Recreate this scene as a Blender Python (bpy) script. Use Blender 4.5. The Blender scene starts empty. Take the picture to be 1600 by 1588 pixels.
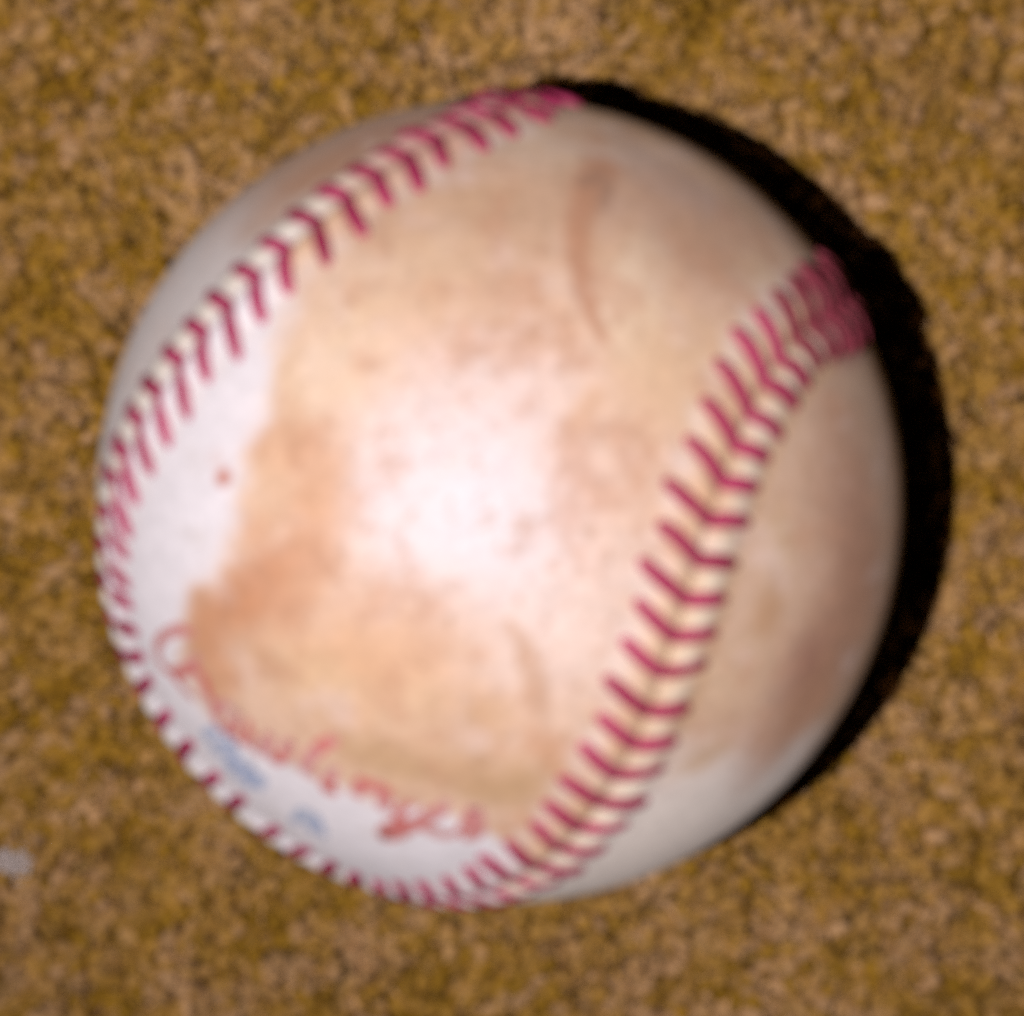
import bpy, math
import numpy as np
from mathutils import Vector, Matrix

# ------------------------------------------------------------------ sizes (metres)
R = 0.037                      # radius of the ball
BALL = np.array([0.0, 0.0, R - 0.0012])   # it sinks a little into the pile (pile tips at z = 0)
DC = 8.0                       # camera height over the ball's centre, in radii

# ------------------------------------------------------------------ camera
scene = bpy.context.scene
COL = scene.collection
cam_d = bpy.data.cameras.new("camera")
cam = bpy.data.objects.new("camera", cam_d)
COL.objects.link(cam)
cam.location = (0.0288 * R, -0.0176 * R, BALL[2] + DC * R)
cam_d.sensor_fit = 'HORIZONTAL'
cam_d.sensor_width = 36.0
cam_d.lens = 112.5
cam_d.clip_start = 0.01
cam_d.clip_end = 20.0
cam_d.dof.use_dof = True       # fixed-focus camera, far too close to its subject
cam_d.dof.focus_distance = 1.1
cam_d.dof.aperture_fstop = 112.5 / 2.0
scene.camera = cam

# ------------------------------------------------------------------ light: the camera's flash, a dark room
world = bpy.data.worlds.new("World")
scene.world = world
world.use_nodes = True
bg = world.node_tree.nodes["Background"]
bg.inputs[0].default_value = (0.9, 0.85, 0.8, 1)
bg.inputs[1].default_value = 0.002
fl_d = bpy.data.lights.new("flash", 'SPOT')
fl = bpy.data.objects.new("flash", fl_d)
COL.objects.link(fl)
fl.location = (-1.24 * R, -0.42 * R, 10.0 * R)
aim = Vector((0.018, 0.034, 0.0)) - Vector(fl.location)
fl.rotation_euler = aim.to_track_quat('-Z', 'Y').to_euler()
fl_d.energy = 5.35
fl_d.color = (1.0, 0.955, 0.965)
fl_d.shadow_soft_size = 0.0025
fl_d.spot_size = math.radians(54)
fl_d.spot_blend = 1.0
scene.view_settings.view_transform = 'Standard'
scene.view_settings.look = 'None'
scene.view_settings.exposure = 0.0
scene.view_settings.gamma = 1.0
scene.cycles.use_denoising = False    # keep the grain of the print
scene.cycles.max_bounces = 6
scene.cycles.diffuse_bounces = 1
scene.cycles.sample_clamp_indirect = 2.0
scene.cycles.sample_clamp_direct = 6.0

rng = np.random.default_rng(11)


# ------------------------------------------------------------------ helpers
def link_mesh(name, verts, faces, mat=None, parent=None, smooth=True):
    """faces: (n,k) int array"""
    me = bpy.data.meshes.new(name)
    verts = np.asarray(verts, np.float32)
    faces = np.asarray(faces, np.int32)
    n, k = faces.shape
    me.vertices.add(len(verts))
    me.vertices.foreach_set("co", verts.ravel())
    me.loops.add(n * k)
    me.loops.foreach_set("vertex_index", faces.ravel())
    me.polygons.add(n)
    me.polygons.foreach_set("loop_start", np.arange(0, n * k, k, dtype=np.int32))
    me.update(calc_edges=True)
    me.polygons.foreach_set("use_smooth", np.full(n, smooth))
    me.validate()
    if mat:
        me.materials.append(mat)
    o = bpy.data.objects.new(name, me)
    COL.objects.link(o)
    if parent:
        o.parent = parent
    return o


def set_colour(o, name, rgb):
    a = o.data.color_attributes.new(name, 'FLOAT_COLOR', 'POINT')
    c = np.ones((len(o.data.vertices), 4), np.float32)
    c[:, :3] = rgb
    a.data.foreach_set("color", c.ravel())


def hash3(i, seed):
    h = (i[..., 0] * 374761393 + i[..., 1] * 668265263 + i[..., 2] * 2147483647 + seed * 144665) & 0xffffffff
    h = ((h ^ (h >> 13)) * 1274126177) & 0xffffffff
    h = h ^ (h >> 16)
    return (h & 0xffff) / 65535.0


def noise(p, freq, seed=0, octaves=3):
    """smooth value noise in 0..1"""
    tot = np.zeros(len(p)); amp = 1.0; s = 0.0
    for o in range(octaves):
        q = p * freq + 100.0
        i = np.floor(q).astype(np.int64); f = q - i
        f = f * f * (3 - 2 * f)
        v = 0
        for dx in (0, 1):
            for dy in (0, 1):
                for dz in (0, 1):
                    w = (f[:, 0] if dx else 1 - f[:, 0]) * (f[:, 1] if dy else 1 - f[:, 1]) * (f[:, 2] if dz else 1 - f[:, 2])
                    v = v + w * hash3(i + np.array([dx, dy, dz]), seed + o * 17)
        tot += amp * v; s += amp
        amp *= 0.55; freq *= 2.03
    return tot / s


def sstep(a, b, x):
    t = np.clip((x - a) / (b - a), 0, 1)
    return t * t * (3 - 2 * t)


def new_mat(name):
    m = bpy.data.materials.new(name)
    m.use_nodes = True
    return m, m.node_tree, m.node_tree.nodes["Principled BSDF"]


# where a spot seen in the photograph lies on the ball: direction from the ball's centre
F_PX = 630 / math.tan(math.asin(1 / DC))


def on_ball(pts):
    p = np.asarray(pts, float).reshape(-1, 2)
    d = np.stack([(p[:, 0] - 782) / F_PX, -(p[:, 1] - 783) / F_PX, -np.ones(len(p))], 1)
    d /= np.linalg.norm(d, axis=1, keepdims=True)
    o = np.array([0, 0, DC])
    b = d @ o
    t = -b - np.sqrt(np.maximum(b * b - (DC * DC - 1), 0))
    q = o + t[:, None] * d
    return q / np.linalg.norm(q, axis=1, keepdims=True)


# ------------------------------------------------------------------ materials
m_leather, nt, bsdf = new_mat("worn_leather")
at = nt.nodes.new("ShaderNodeAttribute"); at.attribute_name = "hide"
n1 = nt.nodes.new("ShaderNodeTexNoise"); n1.inputs["Scale"].default_value = 900; n1.inputs["Detail"].default_value = 4
tc = nt.nodes.new("ShaderNodeTexCoord")
nt.links.new(tc.outputs["Object"], n1.inputs["Vector"])
mx = nt.nodes.new("ShaderNodeMix"); mx.data_type = 'RGBA'; mx.blend_type = 'MULTIPLY'
mx.inputs["Factor"].default_value = 1.0
rp = nt.nodes.new("ShaderNodeMapRange")
rp.inputs["From Min"].default_value = 0.3; rp.inputs["From Max"].default_value = 0.7
rp.inputs["To Min"].default_value = 0.88; rp.inputs["To Max"].default_value = 1.04
nt.links.new(n1.outputs["Fac"], rp.inputs["Value"])
nt.links.new(at.outputs["Color"], mx.inputs["A"])
nt.links.new(rp.outputs["Result"], mx.inputs["B"])
nt.links.new(mx.outputs["Result"], bsdf.inputs["Base Color"])
vo = nt.nodes.new("ShaderNodeTexVoronoi"); vo.inputs["Scale"].default_value = 1500
nt.links.new(tc.outputs["Object"], vo.inputs["Vector"])
bp = nt.nodes.new("ShaderNodeBump"); bp.inputs["Strength"].default_value = 0.12; bp.inputs["Distance"].default_value = 0.0002
nt.links.new(vo.outputs["Distance"], bp.inputs["Height"])
nt.links.new(bp.outputs["Normal"], bsdf.inputs["Normal"])
bsdf.inputs["Roughness"].default_value = 0.56
bsdf.inputs["Specular IOR Level"].default_value = 0.055
bsdf.inputs["Diffuse Roughness"].default_value = 0.22
bsdf.inputs["Sheen Weight"].default_value = 0.03
bsdf.inputs["Sheen Roughness"].default_value = 0.6

m_thread, nt, bsdf = new_mat("red_waxed_thread")
oi = nt.nodes.new("ShaderNodeObjectInfo")
cr = nt.nodes.new("ShaderNodeValToRGB")
cr.color_ramp.elements[0].color = (0.35, 0.018, 0.075, 1)
cr.color_ramp.elements[1].color = (0.50, 0.036, 0.130, 1)
nt.links.new(oi.outputs["Random"], cr.inputs["Fac"])
tc = nt.nodes.new("ShaderNodeTexCoord")
wv = nt.nodes.new("ShaderNodeTexWave"); wv.inputs["Scale"].default_value = 900
wv.bands_direction = 'DIAGONAL'
nt.links.new(tc.outputs["Object"], wv.inputs["Vector"])
bp = nt.nodes.new("ShaderNodeBump"); bp.inputs["Strength"].default_value = 0.5; bp.inputs["Distance"].default_value = 0.0002
nt.links.new(wv.outputs["Fac"], bp.inputs["Height"])
nt.links.new(bp.outputs["Normal"], bsdf.inputs["Normal"])
nt.links.new(cr.outputs["Color"], bsdf.inputs["Base Color"])
bsdf.inputs["Roughness"].default_value = 0.55


def ink(name, rgb):
    m, nt, b = new_mat(name)
    tc = nt.nodes.new("ShaderNodeTexCoord")
    n = nt.nodes.new("ShaderNodeTexNoise"); n.inputs["Scale"].default_value = 420; n.inputs["Detail"].default_value = 3
    nt.links.new(tc.outputs["Object"], n.inputs["Vector"])
    r = nt.nodes.new("ShaderNodeValToRGB")
    r.color_ramp.elements[0].position = 0.36; r.color_ramp.elements[0].color = (*rgb, 1)
    r.color_ramp.elements[1].position = 0.74
    r.color_ramp.elements[1].color = (*[c * .45 + .4 for c in rgb], 1)
    nt.links.new(n.outputs["Fac"], r.inputs["Fac"])
    nt.links.new(r.outputs["Color"], b.inputs["Base Color"])
    b.inputs["Roughness"].default_value = 0.6
    return m


m_red = ink("red_print", (0.68, 0.17, 0.15))
m_blue = ink("blue_print", (0.50, 0.57, 0.80))

m_pile, nt, bsdf = new_mat("brown_carpet_yarn")
at = nt.nodes.new("ShaderNodeAttribute"); at.attribute_name = "yarn"
tc = nt.nodes.new("ShaderNodeTexCoord")
n1 = nt.nodes.new("ShaderNodeTexNoise"); n1.inputs["Scale"].default_value = 2200; n1.inputs["Detail"].default_value = 2
nt.links.new(tc.outputs["Object"], n1.inputs["Vector"])
rp = nt.nodes.new("ShaderNodeMapRange")
rp.inputs["From Min"].default_value = 0.3; rp.inputs["From Max"].default_value = 0.7
rp.inputs["To Min"].default_value = 0.7; rp.inputs["To Max"].default_value = 1.25
nt.links.new(n1.outputs["Fac"], rp.inputs["Value"])
mx = nt.nodes.new("ShaderNodeMix"); mx.data_type = 'RGBA'; mx.blend_type = 'MULTIPLY'; mx.inputs["Factor"].default_value = 1
nt.links.new(at.outputs["Color"], mx.inputs["A"]); nt.links.new(rp.outputs["Result"], mx.inputs["B"])
nt.links.new(mx.outputs["Result"], bsdf.inputs["Base Color"])
bsdf.inputs["Roughness"].default_value = 0.75
bsdf.inputs["Specular IOR Level"].default_value = 0.25

m_back, nt, bsdf = new_mat("carpet_backing")
n1 = nt.nodes.new("ShaderNodeTexNoise"); n1.inputs["Scale"].default_value = 500; n1.inputs["Detail"].default_value = 4
tc = nt.nodes.new("ShaderNodeTexCoord")
nt.links.new(tc.outputs["Object"], n1.inputs["Vector"])
cr = nt.nodes.new("ShaderNodeValToRGB")
cr.color_ramp.elements[0].position = 0.3; cr.color_ramp.elements[0].color = (0.20, 0.10, 0.012, 1)
cr.color_ramp.elements[1].position = 0.7; cr.color_ramp.elements[1].color = (0.33, 0.20, 0.075, 1)
nt.links.new(n1.outputs["Fac"], cr.inputs["Fac"])
nt.links.new(cr.outputs["Color"], bsdf.inputs["Base Color"])
bsdf.inputs["Roughness"].default_value = 0.9
bsdf.inputs["Specular IOR Level"].default_value = 0.1

m_lint, nt, bsdf = new_mat("white_lint_fibre")
n1 = nt.nodes.new("ShaderNodeTexNoise"); n1.inputs["Scale"].default_value = 700
tc = nt.nodes.new("ShaderNodeTexCoord"); nt.links.new(tc.outputs["Object"], n1.inputs["Vector"])
cr = nt.nodes.new("ShaderNodeValToRGB")
cr.color_ramp.elements[0].color = (0.50, 0.39, 0.35, 1); cr.color_ramp.elements[1].color = (0.78, 0.66, 0.62, 1)
nt.links.new(n1.outputs["Fac"], cr.inputs["Fac"]); nt.links.new(cr.outputs["Color"], bsdf.inputs["Base Color"])
bsdf.inputs["Roughness"].default_value = 0.9


# ------------------------------------------------------------------ carpet
def grid_sheet(half, n, z):
    xs = np.linspace(-half, half, n)
    X, Y = np.meshgrid(xs, xs)
    v = np.stack([X.ravel(), Y.ravel(), np.full(n * n, z)], 1)
    i = np.arange(n * n).reshape(n, n)
    f = np.stack([i[:-1, :-1], i[:-1, 1:], i[1:, 1:], i[1:, :-1]], -1).reshape(-1, 4)
    return v, f


v, f = grid_sheet(1.2, 25, -0.0027)
carpet = link_mesh("carpet", v, f, m_back)
carpet["kind"] = "structure"
carpet["label"] = "brown cut pile carpet"


def tufts(pos, rings, sides, rad, height, seed):
    """bent, tapering yarn ends, all in one mesh; returns verts, quads, colours"""
    r = np.random.default_rng(seed)
    n = len(pos)
    p3 = np.concatenate([pos, np.zeros((n, 1))], 1)
    flow = noise(p3, 90, 5, 2) * 14.0
    az = flow + r.normal(0, 1.3, n)
    lean = np.clip(r.normal(0.70, 0.26, n), 0, 1.25) * (0.7 + 0.6 * noise(p3, 160, 9, 2))
    hgt = height * (0.86 + 0.26 * noise(p3, 330, 3, 2)) * r.uniform(0.88, 1.08, n)
    rr = rad * r.uniform(0.75, 1.3, n)
    t = np.linspace(0, 1, rings)
    prof = np.interp(t, [0, .45, .8, .93, 1], [.75, 1, 1.02, .75, .22])
    ang = np.arange(sides) / sides * 2 * np.pi
    vs = np.zeros((n, rings, sides, 3))
    curl = r.normal(0, .5, n)
    px = pos[:, 0].copy(); py = pos[:, 1].copy(); pz = np.full(n, -0.0062)
    for k in range(rings):
        if k:
            th = lean * t[k] ** 0.8
            a = az + curl * t[k]
            ds = hgt / (rings - 1)
            px += np.sin(th) * np.cos(a) * ds; py += np.sin(th) * np.sin(a) * ds; pz += np.cos(th) * ds
        th = lean * t[k]; a = az + curl * t[k]
        e1 = np.stack([np.cos(th) * np.cos(a), np.cos(th) * np.sin(a), -np.sin(th)], 1)
        e2 = np.stack([-np.sin(a), np.cos(a), 0 * a], 1)
        rad_k = (rr * prof[k])[:, None, None] * (1 + r.normal(0, .12, (n, sides, 1)))
        tw = ang[None, :] + 2.2 * t[k]
        vs[:, k] = np.stack([px, py, pz], 1)[:, None] + rad_k * (np.cos(tw)[..., None] * e1[:, None] + np.sin(tw)[..., None] * e2[:, None])
    base = (np.arange(n) * rings * sides)[:, None, None]
    kk = np.arange(rings - 1)[None, :, None] * sides
    j = np.arange(sides)[None, None, :]; j2 = (j + 1) % sides
    q = np.stack([base + kk + j, base + kk + j2, base + kk + sides + j2, base + kk + sides + j], -1).reshape(-1, 4)
    # colour of each yarn end
    dark = np.array([0.33, 0.170, 0.014]); mid = np.array([0.415, 0.222, 0.054]); pale = np.array([0.50, 0.285, 0.132])
    w = np.clip(r.normal(0.5, 0.25, n) * 0.5 + (noise(p3, 330, 21, 2) - 0.5) * 2.1 + 0.24, 0, 1)
    c = np.where(w[:, None] < .5, dark + (mid - dark) * (w[:, None] * 2), mid + (pale - mid) * (w[:, None] * 2 - 1))
    c = c * r.uniform(.88, 1.12, n)[:, None]
    tint = r.random(n) < .0
    c[tint] = np.array([0.62, 0.45, 0.34]) * r.uniform(.8, 1.05, tint.sum())[:, None]
    cols = np.repeat(c, rings * sides, axis=0)
    return vs.reshape(-1, 3), q, cols


def jitter_grid(half, step, seed, hole=0.0):
    r = np.random.default_rng(seed)
    xs = np.arange(-half, half, step)
    X, Y = np.meshgrid(xs, xs)
    X = X + (np.arange(len(xs))[:, None] % 2) * step * .5
    p = np.stack([X.ravel(), Y.ravel()], 1) + r.uniform(-.42, .42, (X.size, 2)) * step
    if hole:
        p = p[(np.abs(p[:, 0]) > hole) | (np.abs(p[:, 1]) > hole)]
    return p


near = jitter_grid(0.075, 0.00104, 1)
v1, f1, c1 = tufts(near, 6, 6, 0.00096, 0.0072, 2)
far = jitter_grid(0.30, 0.00165, 3, hole=0.075)
v2, f2, c2 = tufts(far, 3, 4, 0.00098, 0.0072, 4)
# the ball presses the pile down under it
vv = np.concatenate([v1, v2]); 
d2 = ((vv[:, :2] - BALL[:2]) ** 2).sum(1)
lim = BALL[2] - np.sqrt(np.maximum((R * 1.003) ** 2 - d2, 0))
inside = d2 < (R * .95) ** 2
vv[:, 2] = np.where(inside & (vv[:, 2] > lim), lim, vv[:, 2])
pile = link_mesh("carpet_pile", vv, np.concatenate([f1, f2 + len(v1)]), m_pile, carpet)
set_colour(pile, "yarn", np.concatenate([c1, c2]))
pile["kind"] = "stuff"

# ------------------------------------------------------------------ the ball
ball = bpy.data.objects.new("baseball", None)
COL.objects.link(ball)
ball.empty_display_size = 0.02
ball.location = (BALL[0], BALL[1], BALL[2] - R)
ball["label"] = "scuffed, stained white baseball with red stitching lying on brown carpet"
ball["category"] = "baseball"
UP = np.array([0, 0, R])       # children are built about the ball's centre, the Empty sits at its base

# the seam: closed curve on the unit sphere
FOUR = np.array([[-0.0001, 0.0061, 0.0034], [-0.23, -0.1793, 0.6676], [-0.5542, 0.3497, -0.1034], [-0.408, -0.7816, -0.3521], [-0.0054, 0.019, -0.0063], [0.088, 0.0701, -0.2259], [-0.1901, 0.117, -0.023], [0.0179, -0.0142, 0.0193], [-0.0021, 0.0001, 0.019], [0.0225, 0.0008, -0.0255], [0.011, -0.0012, 0.0166], [0.0245, 0.062, 0.0234], [0.0036, 0.0041, 0.0168], [-0.0121, -0.0167, 0.0404], [0.0331, -0.0268, 0.0197], [0.0078, -0.01, -0.0007], [-0.0109, 0.0071, 0.0008], [0.0068, 0.004, -0.0062], [0.0032, -0.0024, 0.0139], [-0.0009, -0.0031, 0.0016], [-0.0001, 0.0001, 0.0041], [-0.0008, 0.0007, -0.0043], [-0.0045, -0.0009, -0.0013], [0.0015, -0.0012, 0.0017], [-0.0008, 0.0018, 0.0005]])
T = np.linspace(0, 4 * np.pi, 6001)
basis = np.stack([np.ones_like(T)] + [g(k * T / 2) for k in range(1, 13) for g in (np.cos, np.sin)], 1)
S = basis @ FOUR
S /= np.linalg.norm(S, axis=1, keepdims=True)
arc = np.concatenate([[0], np.cumsum(np.linalg.norm(np.diff(S, axis=0), axis=1))])
LEN = arc[-1]
NS = 3000
sa = np.arange(NS) / NS * LEN
seam = np.stack([np.interp(sa, arc, S[:, k]) for k in range(3)], 1)
seam /= np.linalg.norm(seam, axis=1, keepdims=True)
tan = np.roll(seam, -1, 0) - np.roll(seam, 1, 0)
tan /= np.linalg.norm(tan, axis=1, keepdims=True)
nor = np.cross(seam, tan)                      # sideways, along the surface
front = on_ball([(700, 800)])[0]               # middle of the panel that faces us
k0 = int((seam @ front).argmax())
SIDE = 1.0 if nor[k0] @ (front - seam[k0]) > 0 else -1.0
nor *= SIDE                                    # +: towards the front panel
# travel direction: the stitches' V opens along the travel; up the right-hand seam in the picture
kr = int((seam @ on_ball([(1111, 817)])[0]).argmax())
kr2 = (kr + 30) % NS
TRAV = 1.0 if seam[kr2][1] > seam[kr][1] else -1.0
NST = 116
STEP = LEN / NST
PH = sa[kr]                                    # one V meets here
SLI, SLO = 0.46, 0.24                          # how far the inner / outer arm runs along while going across

# --- leather: fine cube-sphere, cut along the seam into the two panels
n = 230
g1 = np.tan(np.linspace(-np.pi / 4, np.pi / 4, n + 1))
A, B = np.meshgrid(g1, g1)
one = np.ones_like(A)
sides = [(A, B, one), (-A, B, -one), (one, B, -A), (-one, B, A), (A, one, -B), (A, -one, B)]
V = np.concatenate([np.stack([s.ravel() for s in q], 1) for q in sides])
V /= np.linalg.norm(V, axis=1, keepdims=True)
i = np.arange((n + 1) ** 2).reshape(n + 1, n + 1)
q = np.stack([i[:-1, :-1], i[:-1, 1:], i[1:, 1:], i[1:, :-1]], -1).reshape(-1, 4)
Fq = np.concatenate([q + k * (n + 1) ** 2 for k in range(6)])
# weld the cube edges
key = np.round(V * 1e5).astype(np.int64)
_, first, inv = np.unique(key, axis=0, return_index=True, return_inverse=True)
V = V[first]; Fq = inv.ravel()[Fq]


def nearest(P):
    out = np.empty(len(P), np.int64)
    s32 = seam.astype(np.float32).T
    for a in range(0, len(P), 20000):
        out[a:a + 20000] = (P[a:a + 20000].astype(np.float32) @ s32).argmax(1)
    return out


def seam_coords(P):
    k = nearest(P)
    d = np.einsum('ij,ij->i', P - seam[k], nor[k])
    return k, d


k, d = seam_coords(V)
cell = 0.5 * np.pi / 2 / n
snap = np.abs(d) < cell * 0.55
V[snap] = seam[k[snap]]
d[snap] = 0.0
face_d = d[Fq].mean(1)


def relief(P, k, d, front_side):
    """height of the leather over the sphere, in radii"""
    ad = np.abs(d)
    h = 0.012 * np.exp(-((ad - 0.045) / 0.040) ** 2)          # rolled edges
    h = h - 0.004 * np.exp(-(ad / 0.010) ** 2)                  # groove where they meet
    sl = np.where(d > 0, SLI, SLO)
    ph = ((sa[k] - PH) * TRAV - sl * ad) / STEP * 2 * np.pi
    win = np.exp(-((ad - 0.045) / 0.045) ** 2)
    h = h - 0.008 * win * (np.cos(ph) * .5 + .5) ** 2 + 0.010 * win * (.5 - .5 * np.cos(ph))
    h = h + (noise(P, 2.2, 41, 2) - .5) * 0.010 + (noise(P, 9, 42, 2) - .5) * 0.0022
    return h


REL = relief(V, k, d, True)

# --- dirt, wear and painted light and shade, as it lies on the hide
clean = np.array([0.80, 0.74, 0.765])
alb = np.tile(clean, (len(V), 1))
wob = np.stack([noise(V, 7, s, 3) - .5 for s in (51, 52, 53)], 1)
wob2 = np.stack([noise(V, 22, s, 2) - .5 for s in (54, 55, 56)], 1)
VW = V + wob * 0.11 + wob2 * 0.025
VW /= np.linalg.norm(VW, axis=1, keepdims=True)


def px_of(P):
    z = DC - P[:, 2]
    return np.stack([782 + F_PX * P[:, 0] / z, 783 - F_PX * P[:, 1] / z], 1)


def lay(mask, col, a):
    m = np.clip(mask * a, 0, 1)[:, None]
    alb[:] = alb * (1 - m) + np.array(col) * m


def blob(x, y, rx, ry, rot, col, a, soft=1.0, wobble=1.0):
    """an oval stain or painted highlight; rx, ry in photograph pixels measured on the hide"""
    c = on_ball([(x, y)])[0]
    th = math.radians(rot)
    e1 = np.array([math.cos(th), -math.sin(th), 0.0]); e1 -= c * (e1 @ c); e1 /= np.linalg.norm(e1)
    e2 = np.cross(c, e1)
    Q = V * (1 - wobble) + VW * wobble
    r = np.sqrt(((Q @ e1) * 690 / rx) ** 2 + ((Q @ e2) * 690 / ry) ** 2)
    r[(Q @ c) < 0] = 9
    lay(1 - sstep(1 - .5 * soft, 1 + .5 * soft, r), col, a)


def stroke_dist(pts, Q):
    """distance on the hide to a polyline given in photograph pixels, and the fraction along it"""
    P = on_ball(pts)
    best = np.full(len(Q), 9.0); frac = np.zeros(len(Q))
    for j in range(len(P) - 1):
        ab = P[j + 1] - P[j]
        t = np.clip(((Q - P[j]) @ ab) / (ab @ ab), 0, 1)
        dd = np.linalg.norm(Q - (P[j] + t[:, None] * ab), axis=1)
        b = dd < best
        best[b] = dd[b]; frac[b] = (j + t[b]) / (len(P) - 1)
    return best, frac


PEACH = (0.73, 0.465, 0.305)
TAN = (0.66, 0.43, 0.26)
BROWN = (0.50, 0.27, 0.15)
RUST = (0.62, 0.30, 0.15)
GREYB = (0.40, 0.27, 0.20)
fa = noise(V, 3.2, 61, 4); fb = noise(V, 8, 62, 4); fc = noise(V, 20, 63, 3)
front_m = d > 0

# handling dirt over the whole front panel except a clean crescent by the left seam and by the print
pw = px_of(VW)
p0 = px_of(V)
edge_x = np.interp(pw[:, 1], [150, 300, 400, 470, 560, 640, 700, 800, 900, 960, 1030, 1100, 1160, 1215, 1260, 1300, 1420],
                   [300, 380, 420, 445, 425, 425, 385, 372, 352, 302, 285, 318, 375, 480, 610, 750, 960])
dirt = sstep(-22, 34, pw[:, 0] - edge_x) * (V[:, 2] > 0)
lay(np.where(front_m, dirt, 0), PEACH, 0.86)
lay(np.where(front_m, dirt, 0) * sstep(.45, .75, fa), TAN, 0.5)
lay(np.where(front_m, dirt, 0) * sstep(.5, .8, fb), (0.82, 0.66, 0.60), 0.55)
lay(np.where(front_m, dirt, 0) * sstep(.45, .75, fc), TAN, 0.35)
lay(np.where(front_m, dirt, 0) * sstep(.5, .72, noise(V, 6.5, 66, 4)) * sstep(500, 1000, p0[:, 1]), (0.62, 0.33, 0.19), 0.68)
lay(np.where(front_m, dirt, 0) * sstep(.45, .7, noise(V, 5, 67, 4)) * sstep(520, 300, p0[:, 1]), (0.60, 0.40, 0.27), 0.6)
# the panel beyond the right seam: yellowed and grubby, cleaner at its lower end
p0 = px_of(V)
right = (~front_m) & (p0[:, 0] > 800) & (V[:, 2] > -.2)
lowclean = sstep(1120, 1260, pw[:, 1] + (pw[:, 0] - 1150) * .12)
lay(np.where(right, 1 - lowclean, 0), (0.62, 0.40, 0.265), 0.9)
lay(np.where(right, 1 - lowclean, 0) * sstep(.4, .7, fa), BROWN, 0.35)
lay(np.where(right, lowclean, 0), (0.74, 0.63, 0.54), .75)
# upper left outside the left seam: grey, brown towards the top
left = (~front_m) & (p0[:, 0] < 800) & (p0[:, 1] < 900)
lay(np.where(left, 1, 0), (0.58, 0.51, 0.48), 0.85)
lay(np.where(left, sstep(400, 250, pw[:, 1]), 0), (0.44, 0.25, 0.15), 0.8)
# hidden side: plain grubby leather
lay(sstep(.05, -.35, V[:, 2]) * sstep(.3, .7, fa), TAN, 0.6)

# individual stains on the front panel, and the flash highlight painted in as pale ovals
blob(690, 750, 210, 230, 0, (0.77, 0.58, 0.51), .60, 2.0, .6)  # wide pale bloom of the flash, painted into the hide colour
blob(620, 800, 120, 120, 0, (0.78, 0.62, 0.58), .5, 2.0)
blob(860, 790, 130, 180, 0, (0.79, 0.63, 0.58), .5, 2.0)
blob(740, 800, 165, 165, 0, (0.77, 0.70, 0.725), .9, 2.0, .5)  # bright core of the flash highlight, painted pale
blob(640, 350, 150, 60, -20, TAN, .40, 1.2)
blob(800, 340, 170, 110, 0, (0.56, 0.34, 0.21), .55, 1.8)
blob(760, 480, 120, 60, 0, (0.62, 0.38, 0.25), .4, 1.6)
blob(700, 260, 120, 60, -25, (0.54, 0.33, 0.22), .5, 1.7)
blob(640, 440, 120, 70, -20, (0.70, 0.48, 0.30), .45, 1.3)
blob(520, 560, 90, 110, 0, (0.80, 0.60, 0.42), .5, 1.3)
blob(455, 620, 30, 90, 0, (0.72, 0.50, 0.32), .45, 1.2)
blob(440, 700, 60, 34, 20, RUST, .40, 1.2)
blob(500, 790, 56, 100, 0, (0.66, 0.37, 0.21), .80, 1.7)
blob(402, 830, 26, 40, 0, RUST, .45, 1.1)
blob(420, 760, 50, 60, 0, (0.72, 0.48, 0.30), .4, 1.2)
blob(410, 935, 112, 42, -32, (0.52, 0.20, 0.10), .85, 1.7)
blob(372, 965, 50, 40, -40, (0.52, 0.22, 0.11), .60, 1.1)
blob(335, 1010, 50, 72, 0, (0.56, 0.26, 0.13), .70, 1.8)
blob(345, 1060, 40, 40, 0, RUST, .6, 1.1)
blob(410, 1035, 46, 30, 20, BROWN, .55, 1.2)
blob(570, 1010, 180, 100, 10, (0.68, 0.40, 0.23), .72, 1.9)
blob(480, 1070, 70, 60, 0, (0.60, 0.38, 0.20), .45, 1.2)
blob(600, 1090, 180, 44, 8, (0.72, 0.50, 0.33), .5, 1.3)
blob(735, 1130, 60, 60, 0, (0.56, 0.33, 0.19), .55, 1.2)
blob(690, 1180, 90, 40, 10, (0.62, 0.39, 0.23), .5, 1.2)
blob(700, 1215, 180, 50, 10, (0.50, 0.29, 0.15), .62, 1.9)
blob(600, 1190, 70, 34, 20, (0.55, 0.35, 0.19), .5, 1.2)
blob(770, 1235, 60, 40, 0, (0.50, 0.31, 0.16), .55, 1.2)
blob(880, 1010, 80, 110, 0, (0.84, 0.68, 0.62), .5, 1.3)
blob(905, 780, 40, 90, -10, (0.76, 0.46, 0.34), .30, 2.0)
blob(928, 640, 22, 34, 0, (0.62, 0.36, 0.20), .55, 1.1)
blob(770, 515, 15, 15, 0, (0.55, 0.32, 0.20), .6, 1.0, .3)
blob(835, 640, 14, 14, 0, (0.66, 0.44, 0.36), .5, 1.0, .3)
blob(350, 744, 15, 15, 0, (0.56, 0.17, 0.10), .95, 1.0, .2)
blob(338, 712, 20, 16, 0, (0.74, 0.60, 0.58), .6, 1.0, .3)
blob(1000, 690, 100, 190, 10, (0.74, 0.47, 0.32), .40, 2.0)
blob(1040, 560, 90, 110, 0, (0.72, 0.50, 0.32), .5, 1.3)
blob(1000, 440, 46, 130, 10, (0.78, 0.62, 0.46), .55, 1.1)
blob(1090, 370, 120, 80, 30, (0.42, 0.24, 0.17), .60, 1.8)
blob(1060, 290, 130, 60, 25, (0.44, 0.31, 0.27), .65, 1.3)
blob(980, 240, 100, 50, 15, (0.50, 0.37, 0.31), .5, 1.3)
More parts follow.
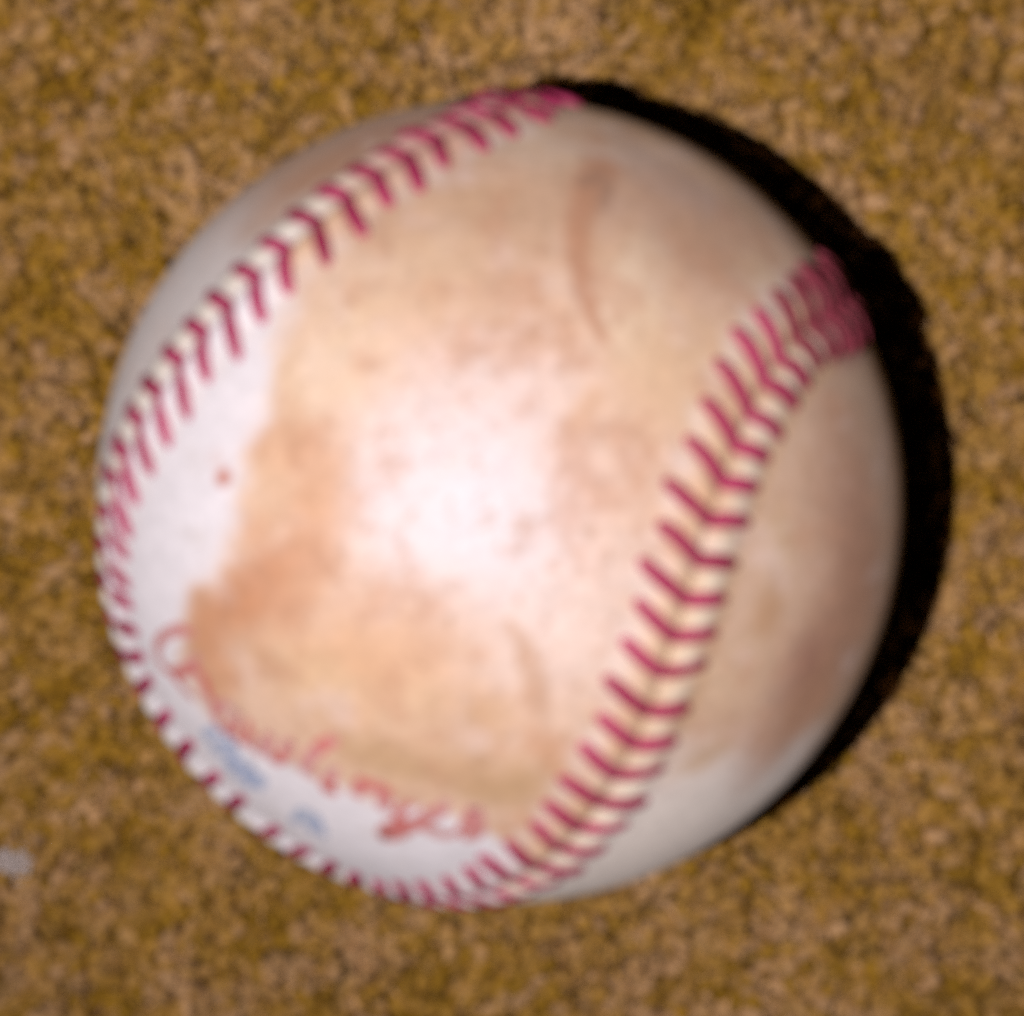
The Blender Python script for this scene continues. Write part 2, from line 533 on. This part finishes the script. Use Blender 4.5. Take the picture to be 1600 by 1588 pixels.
blob(860, 230, 120, 50, 0, (0.66, 0.50, 0.38), .5, 1.3)
blob(1190, 430, 40, 60, 30, (0.70, 0.52, 0.36), .5, 1.2)
blob(500, 262, 120, 50, -38, (0.42, 0.22, 0.13), .75, 1.7)
blob(410, 350, 60, 40, -45, (0.46, 0.28, 0.19), .6, 1.7)
blob(640, 195, 90, 30, -20, (0.40, 0.20, 0.14), .6, 1.7)
# stains on the right-hand panel
blob(1340, 850, 95, 200, -6, (0.42, 0.22, 0.15), .78, 1.7)
blob(1370, 700, 50, 90, -6, (0.52, 0.36, 0.27), .5, 1.2)
blob(1265, 1045, 60, 84, 25, (0.32, 0.15, 0.11), .85, 1.7)
blob(1330, 960, 80, 130, 20, (0.42, 0.22, 0.14), .6, 1.7)
blob(1250, 1130, 110, 56, -40, (0.44, 0.22, 0.13), .75, 1.7)
blob(1205, 955, 32, 40, 0, (0.48, 0.27, 0.14), .65, 1.6)
blob(1215, 850, 30, 60, 15, (0.58, 0.40, 0.23), .5, 1.2)
blob(1110, 1180, 70, 20, -5, (0.54, 0.34, 0.19), .6, 1.2)
blob(1150, 1060, 70, 60, -50, (0.68, 0.50, 0.34), .5, 1.3)
# dye and grime rubbed along the stitching, strongest where the seam leaves to the upper right; plus a painted ridge shadow
grime = np.exp(-((np.abs(d)) / .05) ** 2)
lay(grime * (p0[:, 0] > 780) * (V[:, 2] > -.1), (0.70, 0.46, 0.27), .55)
phs = ((sa[k] - PH) * TRAV - np.where(d > 0, SLI, SLO) * np.abs(d)) / STEP * 2 * np.pi
crest = .5 - .5 * np.cos(phs)
lay(np.where(d < 0, np.exp(-((d + .042) / .034) ** 2) * crest, 0), (0.83, 0.74, 0.60), .7)
lay(np.where(d > 0, np.exp(-((d - .035) / .04) ** 2) * (1 - crest * .5) * (p0[:, 0] > 500), 0), (0.62, 0.40, 0.22), .42)
lay(np.where(d > 0, np.exp(-((d - .11) / .035) ** 2) * crest, 0), (0.80, 0.70, 0.66), .5)
lay(np.exp(-((d + .108) / .012) ** 2) * (p0[:, 0] > 850) * (p0[:, 1] < 1150), (0.58, 0.34, 0.16), .5)  # shadow line at the ridge's outer edge, painted into the colour
lay(np.exp(-(np.abs(d) / .10) ** 4) * sstep(330, 200, p0[:, 1]) * (p0[:, 0] < 950), (0.50, 0.16, 0.17), .55)
fd = noise(V, 46, 71, 3); fe = noise(V, 13, 72, 4)
dm = np.where(front_m, dirt, np.where(right, 1 - lowclean, .25))
lay(dm * sstep(.52, .70, fe), (0.56, 0.30, 0.19), .46)
lay(dm * sstep(.58, .78, noise(V, 11, 73, 4)), (0.80, 0.62, 0.58), .40)
lay(dm * sstep(.62, .78, fd), (0.48, 0.27, 0.16), .45)
lay(np.where(front_m, dirt, 0) * sstep(560, 300, p0[:, 1] - (p0[:, 0] - 800) * .15) * sstep(.40, .66, noise(V, 4.2, 81, 4)), (0.52, 0.31, 0.20), .5)
lay((1 - dm) * sstep(.60, .80, fe), (0.66, 0.57, 0.53), .35)
# scuff lines
dd, fr = stroke_dist([(940, 262), (918, 300), (907, 350), (904, 400), (912, 450), (928, 492), (945, 530)], V + wob2 * 0.02)
w = np.interp(fr, [0, .25, .6, 1], [.060, .044, .032, .018])
lay((1 - sstep(w * .3, w * 1.2, dd)) * (V[:, 2] > 0), (0.50, 0.24, 0.14), .72)
dd, fr = stroke_dist([(915, 285), (935, 275), (950, 285), (945, 320)], V + wob2 * 0.02)
lay((1 - sstep(.010, .030, dd)) * (V[:, 2] > 0), (0.38, 0.22, 0.15), .7)
dd, fr = stroke_dist([(800, 975), (822, 1010), (838, 1055), (846, 1105)], V + wob2 * 0.02)
w = np.interp(fr, [0, .5, 1], [.012, .028, .032])
lay((1 - sstep(w * .4, w * 1.3, dd)) * (V[:, 2] > 0), (0.52, 0.29, 0.17), .55)
alb *= (0.965 + 0.07 * fc)[:, None]

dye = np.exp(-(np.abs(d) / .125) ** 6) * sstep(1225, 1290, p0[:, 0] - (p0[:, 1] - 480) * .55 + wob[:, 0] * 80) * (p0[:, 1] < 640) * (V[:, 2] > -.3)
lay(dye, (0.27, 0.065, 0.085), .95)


def panel(sel, name):
    fs = Fq[sel]
    used, inv = np.unique(fs, return_inverse=True)
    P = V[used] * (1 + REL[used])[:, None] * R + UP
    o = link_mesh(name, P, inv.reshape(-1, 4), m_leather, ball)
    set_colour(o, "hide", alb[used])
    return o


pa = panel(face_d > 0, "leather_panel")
pa["label"] = "figure-eight leather panel with the red script, tan and rust stains"
pb = panel(face_d <= 0, "leather_panel")
pb["label"] = "leather panel beyond the stitching, yellowed with brown smudges"


# --- stitches: thread arms, inner ones a little longer than the outer ones
def tube(path, rad, sides, squash=.8):
    path = np.asarray(path); m = len(path)
    tg = np.gradient(path, axis=0); tg /= np.linalg.norm(tg, axis=1, keepdims=True)
    up = np.array([0, 0, 1.0])
    sx = np.cross(tg, up); sx /= np.linalg.norm(sx, axis=1, keepdims=True)
    sz = np.cross(sx, tg)
    a = np.arange(sides) / sides * 2 * np.pi
    v = path[:, None] + rad[:, None, None] * (np.cos(a)[None, :, None] * sx[:, None] + squash * np.sin(a)[None, :, None] * sz[:, None])
    jj = np.arange(sides); j2 = (jj + 1) % sides
    fq = np.concatenate([np.stack([r * sides + jj, r * sides + j2, (r + 1) * sides + j2, (r + 1) * sides + jj], 1) for r in range(m - 1)])
    return v.reshape(-1, 3), fq


def arm_mesh(length, slope, seed):
    """local axes: x along the seam, y away from it, z out of the ball; on a sphere of radius R"""
    r = np.random.default_rng(seed)
    t = np.linspace(0, 1, 9)
    y = -0.006 + (length + .006) * t
    x = slope * np.maximum(y, 0) + .010 * np.sin(t * np.pi) * r.uniform(-.3, .8)
    z = np.interp(t, [0, .12, .3, .55, .8, .92, 1], [-.004, .004, .0095, .0090, .0050, -.002, -.014])
    z = z + r.normal(0, .0006, 9)
    rad = 0.0186 * np.interp(t, [0, .15, .5, .85, 1], [.85, 1, 1.08, .85, .42])
    rr = 1 + z
    p = np.stack([np.sin(x) * rr, np.sin(y) * rr, np.cos(np.hypot(x, y)) * rr - 1.0], 1)
    v, f = tube(p * R, rad * R, 8)
    me = link_mesh("stitch", v, f, m_thread)
    md = me.data
    bpy.data.objects.remove(me)
    return md


m_thread_dark = m_thread.copy(); m_thread_dark.name = "dark_red_thread"  # darker red for stitches where the seam leaves to the upper right
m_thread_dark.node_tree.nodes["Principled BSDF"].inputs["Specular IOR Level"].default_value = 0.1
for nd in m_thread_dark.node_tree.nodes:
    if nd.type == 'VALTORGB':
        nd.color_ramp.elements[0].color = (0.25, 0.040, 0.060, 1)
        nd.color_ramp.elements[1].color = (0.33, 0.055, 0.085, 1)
dark_thread_at = on_ball([(1318, 482)])[0]
limb_at = on_ball([(300, 1180)])[0]
inner_meshes = [arm_mesh(0.132 + .006 * s, SLI, 100 + s) for s in range(3)]
outer_meshes = [arm_mesh(0.108 + .005 * s, SLO, 200 + s) for s in range(3)]
for j in range(NST):
    s = (PH + j * STEP + rng.normal(0, .0035)) % LEN
    kk = int(round(s / LEN * NS)) % NS
    p, t, nn = seam[kk], tan[kk] * TRAV, nor[kk]
    for side, meshes in ((1, inner_meshes), (-1, outer_meshes)):
        o = bpy.data.objects.new("stitch", meshes[int(rng.integers(3))])
        COL.objects.link(o)
        o.parent = ball
        if np.linalg.norm(p - dark_thread_at) < .42 and rng.random() < 2.2 - np.linalg.norm(p - dark_thread_at) * 5.0:
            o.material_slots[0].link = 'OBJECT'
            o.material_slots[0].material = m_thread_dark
        ydir = nn * side
        M = np.eye(4)
        a = rng.normal(0, .06)
        if side > 0:
            a += .46 * float(sstep(.75, .40, np.array(np.linalg.norm(p - limb_at))))
        tx = t * math.cos(a) + ydir * math.sin(a); ty = ydir * math.cos(a) - t * math.sin(a)
        sc = 1 + rng.normal(0, .05)
        M[:3, 0] = tx; M[:3, 1] = ty * sc; M[:3, 2] = p
        M[:3, 3] = p * R * (1 + (noise(p[None], 2.2, 41, 2)[0] - .5) * 0.010) + UP
        o.matrix_local = Matrix(M.tolist())


# --- the print: ribbons that lie on the hide
def smooth_line(pts, n):
    P = np.asarray(pts, float)
    if len(P) == 2:
        return P[0] + (P[1] - P[0]) * np.linspace(0, 1, n)[:, None]
    Q = np.vstack([2 * P[0] - P[1], P, 2 * P[-1] - P[-2]])
    out = []
    u = np.linspace(0, len(P) - 1 - 1e-9, n)
    for x in u:
        i0 = int(x); t = x - i0
        a, b, c, e = Q[i0:i0 + 4]
        out.append(.5 * (2 * b + (c - a) * t + (2 * a - 5 * b + 4 * c - e) * t * t + (3 * b - a - 3 * c + e) * t ** 3))
    return np.array(out)


class Baseline:
    def __init__(self, px):
        P = on_ball(smooth_line(px, 160))
        self.s = np.concatenate([[0], np.cumsum(np.linalg.norm(np.diff(P, axis=0), axis=1))])
        self.P = P
        self.len = self.s[-1]

    def at(self, x, y):
        s = x * self.len
        p = np.array([np.interp(s, self.s, self.P[:, k]) for k in range(3)])
        q = np.array([np.interp(min(s + .02, self.len), self.s, self.P[:, k]) for k in range(3)])
        q0 = np.array([np.interp(max(s - .02, 0), self.s, self.P[:, k]) for k in range(3)])
        t = q - q0; t /= np.linalg.norm(t)
        p /= np.linalg.norm(p)
        extra = max(0, s - self.len) + min(0, s)
        r = p + np.cross(p, t) * y + t * extra
        return r / np.linalg.norm(r)


class Spot:
    """points given straight as places on the hide"""
    def at(self, x, y):
        return on_ball([(x, y)])[0]


def surface_height(P):
    k, d = seam_coords(P)
    return relief(P, k, d, True)


def print_mesh(name, base, strokes, mat, lift):
    vs, fs, off = [], [], 0
    for si, (pts, w, *own) in enumerate(strokes):
        line = smooth_line(pts, max(4, 6 * (len(pts) - 1)))
        C = np.array([(own[0] if own else base).at(x, y) for x, y in line])
        tg = np.gradient(C, axis=0); tg /= np.linalg.norm(tg, axis=1, keepdims=True)
        sd = np.cross(C, tg)
        m = len(C)
        ww = w * np.interp(np.linspace(0, 1, m), [0, .12, .88, 1], [.6, 1, 1, .6])
        L = C + sd * ww[:, None]; Rr = C - sd * ww[:, None]
        L /= np.linalg.norm(L, axis=1, keepdims=True); Rr /= np.linalg.norm(Rr, axis=1, keepdims=True)
        allp = np.concatenate([L, Rr])
        h = 1 + surface_height(allp) + lift + si * 4e-5
        vs.append(allp * h[:, None] * R + UP)
        jj = np.arange(m - 1)
        fs.append(np.stack([jj, jj + 1, m + jj + 1, m + jj], 1) + off)
        off += 2 * m
    return link_mesh(name, np.concatenate(vs), np.concatenate(fs), mat, ball)


base = Baseline([(262, 1062), (300, 1100), (345, 1139), (400, 1174), (470, 1213), (535, 1240), (600, 1269), (660, 1290), (722, 1302), (788, 1300)])
H = 0.095      # x-height
W = 0.0128
SP = Spot()
letters = {
    'R': [([(306, 992), (276, 985), (250, 1004), (252, 1036), (276, 1052), (300, 1042), (312, 1026)], W * 1.1, SP),
          ([(268, 1050), (290, 1078), (306, 1092)], W, SP),
          ([(296, 1042), (318, 1060), (328, 1092), (340, 1106)], W * 1.2, SP)],
    'a': [([(.265, .95 * H), (.225, 1.0 * H), (.195, .55 * H), (.205, .1 * H), (.24, .15 * H), (.262, .6 * H), (.27, 1.0 * H), (.262, .35 * H), (.28, .05 * H), (.305, .25 * H)], W * 1.1)],
    'w': [([(.305, 1.0 * H), (.31, .4 * H), (.33, .05 * H), (.355, .35 * H), (.365, .9 * H), (.367, .35 * H), (.385, .05 * H), (.41, .4 * H), (.42, 1.0 * H), (.435, .85 * H)], W * 1.15)],
    'l': [([(530, 1156), (506, 1166), (486, 1186), (478, 1204), (496, 1214)], W * 1.35, SP)],
    'i': [([(526, 1202), (516, 1220), (512, 1234), (530, 1240)], W * 1.35, SP)],
    'n': [([(570, 1217), (562, 1234), (558, 1246)], W * 1.4, SP),
          ([(566, 1230), (588, 1230), (604, 1240), (599, 1258), (614, 1266)], W * 1.4, SP)],
    'g': [([(652, 1258), (632, 1262), (624, 1277), (640, 1288), (662, 1276), (672, 1262)], W * 1.0, SP),
          ([(700, 1252), (686, 1270), (654, 1288), (622, 1304), (602, 1308), (612, 1292), (654, 1288), (690, 1304), (722, 1300)], W * 1.5, SP)],
    's': [([(722, 1298), (738, 1280), (742, 1264), (747, 1284), (744, 1304), (724, 1310)], W * 1.5, SP)],
}
red = [s for L in "Rawlings" for s in letters[L]]
script = print_mesh("brand_script", base, red, m_red, 0.0012)
script["label"] = "worn red script printed on the leather"

base2 = Baseline([(312, 1140), (335, 1173), (370, 1216), (410, 1251), (470, 1294), (524, 1316), (585, 1336)])
hb = 0.115
marks = []
rb = np.random.default_rng(5)
for x0, wd in ((.02, .05), (.09, .04), (.145, .05), (.215, .05), (.285, .04), (.34, .045), (.60, .07), (.70, .06)):
    kind = rb.integers(3)
    b = W * .95
    if kind == 0:
        marks += [([(x0, 0), (x0 + .004, hb)], b), ([(x0 + wd, 0), (x0 + wd + .004, hb)], b), ([(x0, hb * .5), (x0 + wd, hb * .5)], b)]
    elif kind == 1:
        marks += [([(x0, 0), (x0 + .004, hb)], b), ([(x0, hb), (x0 + wd, hb * .9), (x0 + wd, hb * .5), (x0, hb * .45)], b)]
    else:
        marks += [([(x0 + wd, hb * .85), (x0 + wd * .4, hb), (x0, hb * .5), (x0 + wd * .4, 0), (x0 + wd, hb * .15)], b)]
blue = print_mesh("blue_lettering", base2, marks, m_blue, 0.0012)
blue["label"] = "faded blue lettering below the red script"


# ------------------------------------------------------------------ lint on the carpet
def lint(name, x, y, size, nfib, seed, label, group=None):
    r = np.random.default_rng(seed)
    vs, fs, off = [], [], 0
    for j in range(nfib):
        m = 12
        c = r.normal(0, size * .42, 3) * np.array([1.15, .72, .35]) + np.array([-.5, .35, 0]) * size * (j % 3 == 0)
        st = r.normal(0, size * .16, (m, 3)) * np.array([1, 1, .5])
        pth = c + np.cumsum(st, 0) * .55
        pth = smooth_line(pth, 22)
        nrm = np.linalg.norm(pth, axis=1)
        pth *= np.minimum(1, size * r.uniform(.9, 1.45) / np.maximum(nrm, 1e-9))[:, None]
        v, f = tube(pth + np.array([0, 0, size * .38]), np.full(22, size * r.uniform(.035, .06)), 4, 1.0)
        v[:, 2] = np.maximum(v[:, 2], 0)
        vs.append(v); fs.append(f + off); off += len(v)
    o = link_mesh(name, np.concatenate(vs), np.concatenate(fs), m_lint)
    o.location = (x, y, -0.0008)
    o["label"] = label
    o["category"] = "lint"
    if group:
        o["group"] = group
    return o


def on_carpet(px, py):
    h = cam.location.z
    return cam.location.x + (px - 800) / 5000 * h, cam.location.y - (py - 794) / 5000 * h


x, y = on_carpet(22, 1352)
lint("lint_fluff", x, y, 0.0019, 90, 31, "white tuft of lint on the brown carpet at the left edge")
